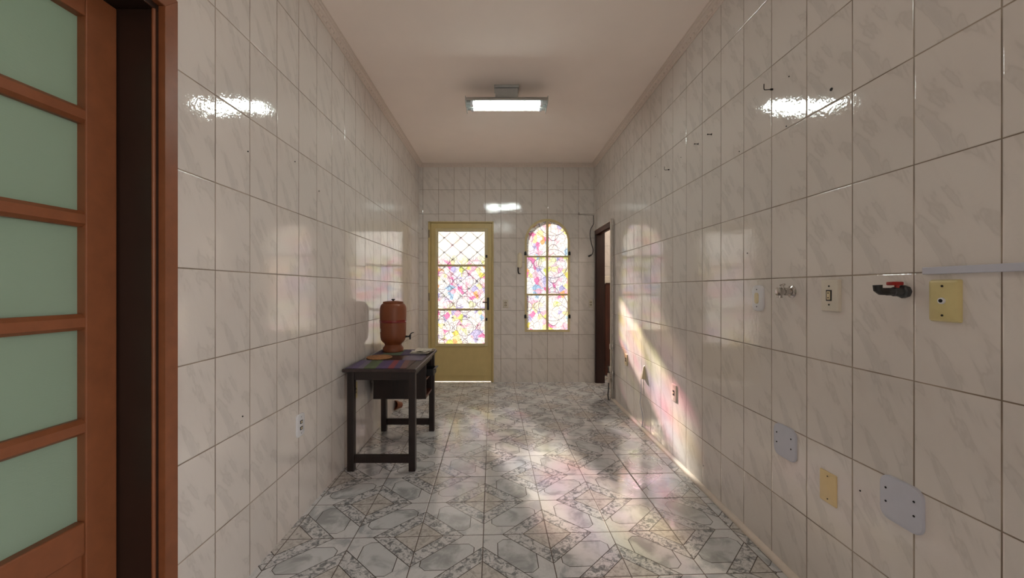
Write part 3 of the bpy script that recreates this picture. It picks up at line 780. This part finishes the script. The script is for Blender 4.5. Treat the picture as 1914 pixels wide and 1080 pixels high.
# newspaper: folded sheets with a lifted, crumpled top
np_ = thing('newspaper', 'folded newspaper lying on the far corner of the table', 'newspaper', (-.640, 3.235, TH + .006), -.12)
for k in range(3):
    rnd = random.Random(20 + k); bm = new(); nx_, ny_ = 12, 14; w, l = .150 - .006 * k, .235 - .012 * k
    f = lambda i, j: .0035 * k + .002 + (.004 if k < 2 else .012) * abs(math.sin(i * .45 + k) * math.sin(j * .35 + k * .7)) + .001 * rnd.random()
    V = [[bm.verts.new((-w / 2 + w * i / nx_ + .003 * k, -l / 2 + l * j / ny_, f(i, j))) for j in range(ny_ + 1)] for i in range(nx_ + 1)]
    for i in range(nx_):
        for j in range(ny_): bm.faces.new((V[i][j], V[i + 1][j], V[i + 1][j + 1], V[i][j + 1]))
    r = bmesh.ops.extrude_face_region(bm, geom=bm.faces[:]); bmesh.ops.translate(bm, vec=(0, 0, -.0012), verts=[v for v in r['geom'] if isinstance(v, bmesh.types.BMVert)])
    obj('sheet', bm, M['paper'], np_, 50)

# small clay pot tipped over beside the wall behind the table
bm = new(); lathe(bm, [(.028, 0), (.030, .003), (.040, .062), (.044, .062), (.045, .080), (.040, .080), (.036, .060), (.026, .006), (0, .006)], seg=32)
tag(obj('clay_pot', bm, M['clay'], None, 35, (-1.000, 3.935, .040), (math.radians(78), 0, math.radians(-35))), 'small terracotta pot lying on the floor behind the table, beside the wall', 'pot')

# ------------------------------------------------------------------ wall fittings
RW, LWR, FW = -PI / 2, PI / 2, 0.0
def on_right(px, py):
    y = 734 * XR / (px - 936); return (XR + .0012, y, 1.2 - (py - 540) * y / 734)
def on_left(px, py):
    y = 734 * -XL / (936 - px); return (XL, y, 1.2 - (py - 540) * y / 734)
def on_far(px, py):
    return ((px - 936) * YF / 734, YF, 1.2 - (py - 540) * YF / 734)
def screws(t, pts, y, r=.0028, mat='hole'):
    for a, b in pts:
        bm = new(); lathe(bm, [(0, 0), (r, 0), (r, .0012), (0, .0014)], (a, y, b), 12, 'Y'); obj('screw', bm, M[mat], t, 40)

# rounded white plate with an oval centre
t = thing('light_switch', 'white rounded switch plate with an oval yellowed centre, beside the chrome tap', 'light switch', on_right(1419, 557), RW)
bm = new(); plate(bm, .076, .121, .013, .026, .006); obj('plate', bm, M['white_plastic'], t, 35)
bm = new(); plate(bm, .028, .052, .004, .013, .002, y=-.0128); obj('rocker', bm, M['ivory'], t, 35)
screws(t, [(0, .040), (0, -.040)], -.0128)
# chrome stub tap
t = thing('water_tap', 'short worn chrome tap stub between two switch plates', 'tap', on_right(1480, 545), RW)
bm = new(); lathe(bm, [(0, 0), (.026, 0), (.026, .003), (.018, .009), (.014, .010), (0, .010)], (0, 0, 0), 32, 'Y'); obj('flange', bm, M['chrome'], t, 35)
bm = new(); lathe(bm, [(0, .008), (.012, .008), (.012, .020), (.017, .022), (.017, .034), (.013, .036), (.013, .044), (.018, .046), (.018, .060), (.014, .062), (0, .062)], (0, 0, 0), 10, 'Y'); obj('body', bm, M['chrome'], t, 30)
bm = new(); tube(bm, [(0, -.040, .010), (0, -.040, .030)], [.006, .005]); tube(bm, [(-.012, -.040, .026), (.012, -.040, .030)], .004); tube(bm, [(0, -.052, -.010), (0, -.052, -.026)], [.009, .010]); obj('valve_stem', bm, M['chrome'], t, 40)
# white socket plate
t = thing('power_socket', 'square cornered white socket plate between the chrome tap and the black tap', 'socket', on_right(1556, 552), RW)
bm = new(); plate(bm, .076, .116, .014, .004, .004); obj('plate', bm, M['cream_plastic'], t, 35)
bm = new(); plate(bm, .024, .040, .0022, .001, .0006, y=-.0138, n=2); obj('socket_surround', bm, M['black'], t)
bm = new(); plate(bm, .015, .031, .0012, .001, .0005, y=-.016, n=2); obj('socket_insert', bm, M['ivory'], t)
screws(t, [(0, .0085), (0, -.0085)], -.0170, .0022); screws(t, [(0, .034), (0, -.034)], -.0138, .0032)
# black tap with a red handle
t = thing('water_tap', 'black plastic tap with a red lever beside the beige cable plate', 'tap', on_right(1693, 545), RW)
bm = new(); lathe(bm, [(0, 0), (.019, 0), (.020, .004), (.020, .014), (.017, .018), (.014, .019), (.014, .040), (.0115, .042), (.0115, .060), (0, .060)], (0, 0, 0), 8, 'Y'); obj('body', bm, M['grey_dark'], t, 30)
bm = new(); tube(bm, [(0, -.055, 0), (0, -.078, .001), (0, -.085, .006), (0, -.086, .020)], [.011, .011, .011, .0115], 14); obj('spout', bm, M['black'], t, 40)
bm = new(); tube(bm, [(0, -.028, .010), (0, -.028, .020)], .006, 12); box(bm, -.010, .010, -.052, -.016, .019, .030, .003); obj('lever', bm, M['red'], t, 35)
# beige plate with cable hole
t = thing('cable_outlet', 'yellowed beige plate with a round cable hole, below the horizontal raceway', 'cable outlet', on_right(1769, 562), RW)
bm = new(); plate(bm, .076, .116, .013, .005, .009); obj('plate', bm, M['yellowed'], t, 35)
bm = new(); lathe(bm, [(0, 0), (.009, 0), (.0085, .004), (.006, .0045), (0, .0045)], (0, -.0128, 0), 24, 'Y'); obj('bushing', bm, M['white_plastic'], t, 35)
bm = new(); lathe(bm, [(0, 0), (.0050, 0), (.0050, .001), (0, .001)], (0, -.0170, 0), 20, 'Y'); obj('cable_hole', bm, M['hole'], t, 35)
screws(t, [(0, .040), (0, -.040)], -.0128, .003)
# horizontal raceway
bm = new()
p = [(.906, 1.240), (.906, 1.262)]
box(bm, XR - .011, XR + .0, -.55, 1.125, 1.2415, 1.2615, .002)
tag(obj('cable_raceway', bm, M['grey_plastic'], None), 'straight grey white raceway running horizontally at switch height', 'raceway')
# rounded cover plates
def cover(px, py, label):
    t = thing('blank_cover', label, 'cover plate', on_right(px, py), RW)
    bm = new(); plate(bm, .128, .138, .011, .030, .005); obj('plate', bm, M['grey_plastic'], t, 35)
    screws(t, [(-.042, .028), (-.042, -.014), (.042, .028), (.042, -.014)], -.0108, .0032)
    return t
cover(1469, 826, 'pale grey rounded cover plate below the chrome tap')
cover(1687, 941, 'pale grey rounded cover plate low on the wall below the black tap')
t = thing('blank_plate', 'amber beige blank plate between the two grey rounded covers', 'cover plate', on_right(1549, 911), RW)
bm = new(); plate(bm, .074, .116, .006, .004, .003); obj('plate', bm, M['amber'], t, 35); screws(t, [(0, .042), (0, -.042)], -.0058, .0024)
# sockets farther along
def socket(pos, rz, label, mat='cream_plastic', slots=1, w=.074, h=.116, r=.006, grp=None, name='power_socket', th=.009):
    t = thing(name, label, 'socket', pos, rz, grp)
    bm = new(); plate(bm, w, h, th, r, .003); obj('plate', bm, M[mat], t, 35)
    zs = (0,) if slots == 1 else (.016, -.016)
    for z in zs:
        bm = new(); plate(bm, .024, .036 if slots == 1 else .017, .002, .001, .0006, cz=z, y=-th + .0002, n=2); obj('socket_insert', bm, M['black'], t)
        bm = new(); plate(bm, .013, .012 if slots == 1 else .009, .0012, .001, .0004, cz=z, y=-th - .0016, n=2); obj('rocker', bm, M['ivory'], t)
    screws(t, [(0, h * .36), (0, -h * .36)], -th + .0002, .002)
    return t
socket(on_right(1261, 734), RW, 'white single socket plate beside the hanging white cord')
socket(on_right(1171, 672), RW, 'cream socket plate in the sunlit patch near the doorway pipes', 'ivory', h=.11)
socket(on_left(560, 794), LWR, 'white double socket plate low on the wall in front of the table', 'white_plastic', 2, r=.016)
socket(on_left(662.5, 730), LWR, 'brown socket plate on the wall behind the table leg', 'yellowed', 1)
socket(on_far(945, 568), FW, 'cream switch plate between the entrance door and the arched window', 'cream_plastic', 2, w=.07, h=.105, name='light_switch')
socket(on_far(1104, 567), FW, 'small cream switch plate beside the dark doorway frame', 'cream_plastic', 2, w=.05, h=.105, name='light_switch')
# plug and cord
pp = on_right(1205, 698)
t = thing('plug_adapter', 'wedge shaped grey plug adapter in the sunlit patch above the cord', 'plug', pp, RW)
bm = new(); b2 = bmesh.new()
A = [b2.verts.new(v) for v in ((-.006, 0, .07), (.006, 0, .07), (.026, 0, -.045), (-.026, 0, -.045))]
B = [b2.verts.new(v) for v in ((-.005, -.012, .06), (.005, -.012, .06), (.020, -.034, -.042), (-.020, -.034, -.042))]
for k in range(4): b2.faces.new((A[k], A[(k + 1) % 4], B[(k + 1) % 4], B[k]))
b2.faces.new(A); b2.faces.new(B); bmesh.ops.bevel(b2, geom=b2.edges[:], offset=.002, segments=2, affect='EDGES'); merge(bm, b2); obj('shell', bm, M['ivory'], t, 40)
bm = new()
q = [on_right(1200.5, 704), on_right(1200.5, 738), on_right(1199, 752), on_right(1203, 772), on_right(1204, 788), on_right(1201.5, 797)]
pts = [(XR - .008 - (.004 if 0 < i < 5 else 0), a[1], max(a[2], .012)) for i, a in enumerate(q)]
tube(bm, smoothpath(pts, 8), .0035, 8); tag(obj('cord', bm, M['grey_plastic'], None, 50), 'thin pale cord hanging down the wall to the floor', 'cord')
# base raceway along the floor
bm = new()
pr = [(0, 0), (-.022, 0), (-.023, .004), (-.020, .012), (-.012, .020), (0, .024)]
A = [bm.verts.new((XR + a, 1.02, b + .0002)) for a, b in pr]; B = [bm.verts.new((XR + a, 4.26, b + .0002)) for a, b in pr]
for k in range(len(pr)): bm.faces.new((A[k], A[(k + 1) % 6], B[(k + 1) % 6], B[k]))
bm.faces.new(A); bm.faces.new(B)
o = tag(obj('cable_raceway', bm, M['pvc'], None, 35), 'cream quarter round raceway along the foot of the wall', 'raceway')

# pipes at the doorway
PY = 4.262
def vpipe(x, y, z0, z1, r, mat, label, fits):
    t = thing('water_pipe', label, 'pipe', (x, y, 0))
    bm = new(); tube(bm, [(0, 0, z0), (0, 0, z1)], r, 14); obj('pipe', bm, mat, t, 40)
    for z, rr, h in fits:
        bm = new(); lathe(bm, [(0, z - h), (rr * .8, z - h), (rr, z - h * .7), (rr, z + h * .7), (rr * .8, z + h), (0, z + h)], seg=14); obj('coupling', bm, mat, t, 40)
    return t
vpipe(XR - .020, PY, .02, 1.965, .0105, M['pvc'], 'off white pipe running up the edge of the doorway to its top', [(.575, .018, .03), (.33, .019, .03), (.16, .019, .035)])
vpipe(XR - .016, PY - .045, .02, 1.955, .008, M['chrome'], 'thin shiny metal pipe standing beside the off white doorway pipe', [(.575, .014, .025), (.29, .016, .03)])
t = thing('stop_valve', 'white stop valve near the floor on the doorway pipes', 'valve', (XR - .052, PY - .02, .24))
bm = new(); tube(bm, [(0, 0, -.05), (0, 0, .05)], .013, 14); tube(bm, [(.032, 0, .0), (-.028, 0, .0)], [.010, .009], 12); obj('valve_body', bm, M['pvc'], t, 40)
bm = new(); tube(bm, [(-.026, 0, 0), (-.036, 0, 0)], .018, 10); obj('hand_wheel', bm, M['cream_plastic'], t, 40)
bm = new(); tube(bm, smoothpath([(XR - .052, PY - .02, .187), (XR - .056, PY - .03, .12), (XR - .066, PY - .045, .06), (XR - .060, PY - .06, .008)], 6), .007, 10)
tag(obj('hose', bm, M['grey_dark'], None, 50), 'short dark hose running from the stop valve to the floor', 'hose')

# ------------------------------------------------------------------ intercom, corner cable
ic = on_far(971.5, 487)
t = thing('intercom', 'ivory intercom handset on the wall beside the arched window', 'intercom', (ic[0], YF, ic[2]), FW)
bm = new(); plate(bm, .060, .18, .02, .014, .006); obj('base', bm, M['handset'], t, 35)
bm = new(); plate(bm, .044, .196, .022, .020, .009, cz=-.0, y=-.020); obj('handset', bm, M['handset'], t, 35)
bm = new()
pts = []
for k in range(90):
    a = k / 90; base = Vector((-.022 + .030 * a - .01 * math.sin(a * 3), -.014, -.085 - .085 * math.sin(a * PI * .62)))
    pts.append(base + Vector((.007 * math.cos(k * 1.1), .007 * math.sin(k * 1.1), 0)))
tube(bm, pts, .0035, 6); obj('coiled_cord', bm, M['black'], t, 60)
# cable in the corner
c0 = on_far(1109, 403)
bm = new(); P0 = [(c0[0], YF - .012, c0[2]), on_far(1109, 418), on_far(1104, 428), on_far(1102.5, 440), on_far(1105, 455), on_far(1108, 466), on_far(1107, 474), on_far(1104, 477)]
P0 = [(p[0], YF - .012, p[2]) for p in P0]
tube(bm, smoothpath(P0, 6), .0048, 8)
cc = obj('cord', bm, M['black'], None, 50)
cab = thing('antenna_cable', 'black cable with a plug dangling in the corner above the doorway', 'cable', (c0[0], YF, c0[2]))
cc.parent = cab; cc.matrix_parent_inverse = Matrix.Translation(-Vector((c0[0], YF, c0[2])))
bm = new(); e = P0[-1]; tube(bm, [(e[0] - c0[0] + .006, -.012, e[2] - c0[2] + .004), (e[0] - c0[0] - .03, -.016, e[2] - c0[2] - .016)], [.009, .012], 12); obj('plug', bm, M['black'], cab, 40)
bm = new(); a = on_far(1111, 404); b = on_far(1111, 432); tube(bm, [(a[0] - .006, YF - .008, a[2]), (b[0] - .006, YF - .008, b[2])], .006, 10)
tag(obj('conduit', bm, M['pvc'], None, 40), 'short cream conduit in the corner above the dark doorway', 'conduit')
a, b = on_far(1083, 401), on_far(1109, 402.5)
bm = new(); tube(bm, [(a[0], YF - .006, a[2]), (b[0], YF - .006, b[2])], .0022, 8); tag(obj('wire', bm, M['steel'], None, 40), 'thin dark wire stretched from a wall hook to the corner', 'wire')
t = thing('wall_hook', 'small metal hook on the end wall holding the thin wire', 'hook', (a[0] - .01, YF, a[2] + .004))
bm = new(); tube(bm, smoothpath([(0, 0, 0), (0, -.020, 0), (0, -.028, .006), (0, -.026, .018)], 5), .004, 8); obj('hook_body', bm, M['steel'], t, 40)

# hooks, nails and anchors in the wall
def hook(px, py, label, size=1.0):
    t = thing('wall_hook', label, 'hook', on_right(px, py), RW)
    bm = new(); tube(bm, [(0, 0, 0), (0, -.010, 0)], .004 * size, 8); tube(bm, smoothpath([(0, -.008, 0), (0, -.030 * size, -.002), (0, -.036 * size, .002), (0, -.036 * size, .022 * size)], 4), .0016 * size, 8)
    obj('hook_body', bm, M['hole'], t, 50)
hook(1444, 167, 'dark L shaped screw hook just above the lamp reflection on the tiles', 1.1)
hook(1251, 317, 'tiny dark screw hook farther along the wall than the two nails', 1.0)
def nail(px, py, label, s=1.0):
    bm = new(); tube(bm, [(0, 0, 0), (0, -.026 * s, 0)], .0022, 8); lathe(bm, [(0, .022 * s), (.0035, .022 * s), (.0035, .026 * s), (0, .026 * s)], (0, 0, 0), 10, 'Y')
    lathe(bm, [(0, 0), (.006, 0), (.005, .003), (0, .003)], (0, 0, 0), 10, 'Y')
    tag(obj('nail', bm, M['hole'], None, 40, on_right(px, py), (0, 0, RW)), label, 'nail')
nail(1330, 251, 'dark nail standing out of the wall nearest the screw hook')
nail(1305, 269, 'dark nail in the wall between the other nail and the tiny hook')
def anchor(pos, rz, label, grp, r=.004):
    bm = new(); lathe(bm, [(0, 0), (r, 0), (r * .9, .0028), (r * .4, .0030), (0, .0020)], (0, 0, 0), 12, 'Y')
    tag(obj('wall_anchor', bm, M['hole'], None, 40, pos, (0, 0, rz)), label, 'wall anchor', grp)
anchor(on_right(1554, 167), RW, 'large dark wall anchor right above the lamp reflection', None, .0065)
for p in ((1475, 143), (1273, 294), (1225, 330), (1200, 349), (1382, 283), (1470, 236), (1397, 473), (1127, 380), (1315, 870), (1608, 917)):
    anchor(on_right(*p), RW, 'small dark screw anchor in the tiles of the wall with the taps', 'screw anchors in the wall with the taps', .003)
for p in ((463, 283), (551, 302), (596, 357), (453, 778)):
    anchor(on_left(*p), LWR, 'small dark screw anchor in the tiles of the wall behind the table', 'screw anchors in the wall behind the table', .003)
anchor(on_far(780.5, 428) if False else on_far(790, 428), FW, 'small dark screw anchor in the end wall beside the entrance door', None, .004)

# ------------------------------------------------------------------ beyond the doorway: cupboard with a cloth over it
cb = thing('cupboard', 'reddish brown wooden cupboard seen through the dark doorway', 'cupboard', (1.69, 5.62, 0))
bm = new(); box(bm, -.25, .25, -.16, .20, .13, 1.36, .006); obj('carcass', bm, M['red_wood'], cb)
for s_ in (-1, 1):
    bm = new(); box(bm, min(s_ * .004, s_ * .240), max(s_ * .004, s_ * .240), -.178, -.161, .15, 1.34, .004); obj('door', bm, M['red_wood'], cb)
    for yy in (-.14, .17):
        bm = new(); box(bm, s_ * .22 - .02, s_ * .22 + .02, yy - .02, yy + .02, 0, .13, .003); obj('leg', bm, M['red_wood'], cb)
bm = new(); n_ = 24
for i in range(1):
    pr = []
    pts = [(-.29, .96), (-.283, 1.10), (-.276, 1.26), (-.268, 1.345), (-.24, 1.372), (-.1, 1.376), (.1, 1.376), (.23, 1.374), (.258, 1.35), (.262, 1.27)]
    rows = []
    for j, yy in enumerate([-.195 + .41 * k / n_ for k in range(n_ + 1)]):
        rows.append([bm.verts.new((a + .006 * math.sin(yy * 60 + b * 9), yy, b + .004 * math.sin(yy * 40))) for a, b in pts])
    for r0, r1 in zip(rows, rows[1:]):
        for k in range(len(pts) - 1): bm.faces.new((r0[k], r0[k + 1], r1[k + 1], r1[k]))
    # front flap
    top = [v for v in rows[0][3:9]]
    fl = [bm.verts.new((v.co.x, v.co.y - .004, v.co.z - .09 - .01 * math.sin(v.co.x * 30))) for v in top]
    for k in range(len(top) - 1): bm.faces.new((top[k], top[k + 1], fl[k + 1], fl[k]))
r = bmesh.ops.extrude_face_region(bm, geom=bm.faces[:])
bmesh.ops.translate(bm, vec=(0, 0, .006), verts=[v for v in r['geom'] if isinstance(v, bmesh.types.BMVert)])
tag(obj('cloth', bm, M['linen'], None, 60, (1.69, 5.62, 0)), 'white cloth draped over the top of the brown cupboard beyond the doorway', 'cloth')

# ------------------------------------------------------------------ light
w = bpy.data.worlds.new('daylight'); sc.world = w; w.use_nodes = True
nt = w.node_tree; bg = nt.nodes['Background']
bg.inputs[0].default_value = (1.0, .965, .945, 1); bg.inputs[1].default_value = 5.4
def light(name, typ, loc, energy, col=(1, 1, 1), **kw):
    l = bpy.data.lights.new(name, typ); l.energy = energy; l.color = col
    for k, v in kw.items(): setattr(l, k, v)
    o = link(bpy.data.objects.new(name, l)); o.location = loc; return o
sun = light('sun', 'SUN', (-2, 9, 5), 115.0, (1.0, .91, .79), angle=.045)
sun.rotation_euler = Vector((.34, -1.0, -.46)).to_track_quat('-Z', 'Y').to_euler()
def portal(name, loc, sx_, sz_, d):
    l = bpy.data.lights.new(name, 'AREA'); l.shape = 'RECTANGLE'; l.size = sx_; l.size_y = sz_; l.cycles.is_portal = True
    o = link(bpy.data.objects.new(name, l)); o.location = loc; o.rotation_euler = Vector(d).to_track_quat('-Z', 'Z').to_euler()
portal('portal_side', (XR + .14, -1.0, 1.30), 1.85, 2.05, (-1, 0, 0))
portal('portal_door', (-.51, YF + .16, 1.2), .65, 1.5, (0, -1, 0))
portal('portal_window', (.6, YF + .16, 1.37), .56, 1.45, (0, -1, 0))
light('corridor_fill', 'POINT', (2.0, 4.7, 2.5), 26.0, (1.0, .93, .82), shadow_soft_size=.08)  # unseen fill light added to brighten the space beyond the doorway
light('side_room_fill', 'POINT', (-2.0, .8, 2.4), 30.0, (1.0, .96, .88), shadow_soft_size=.08)  # point light with no fixture, added out of view behind the frosted panes

# ------------------------------------------------------------------ camera, view
cam = bpy.data.cameras.new('camera'); cam.sensor_width = 36; cam.lens = 734 / 1914 * 36; cam.shift_x = 21 / 1914; cam.shift_y = 0
cam.clip_start = .02
co = link(bpy.data.objects.new('camera', cam)); co.location = (0, 0, 1.2); co.rotation_euler = (PI / 2, 0, 0)
sc.camera = co
vs = sc.view_settings; vs.view_transform = 'Standard'; vs.look = 'None'; vs.gamma = 1; vs.use_curve_mapping = False; vs.exposure = 0.14
sc.cycles.use_denoising = True
sc.cycles.max_bounces = 8; sc.cycles.diffuse_bounces = 5; sc.cycles.glossy_bounces = 4; sc.cycles.transparent_max_bounces = 8
sc.cycles.sample_clamp_indirect = 6.0
sc.cycles.caustics_reflective = False; sc.cycles.caustics_refractive = False
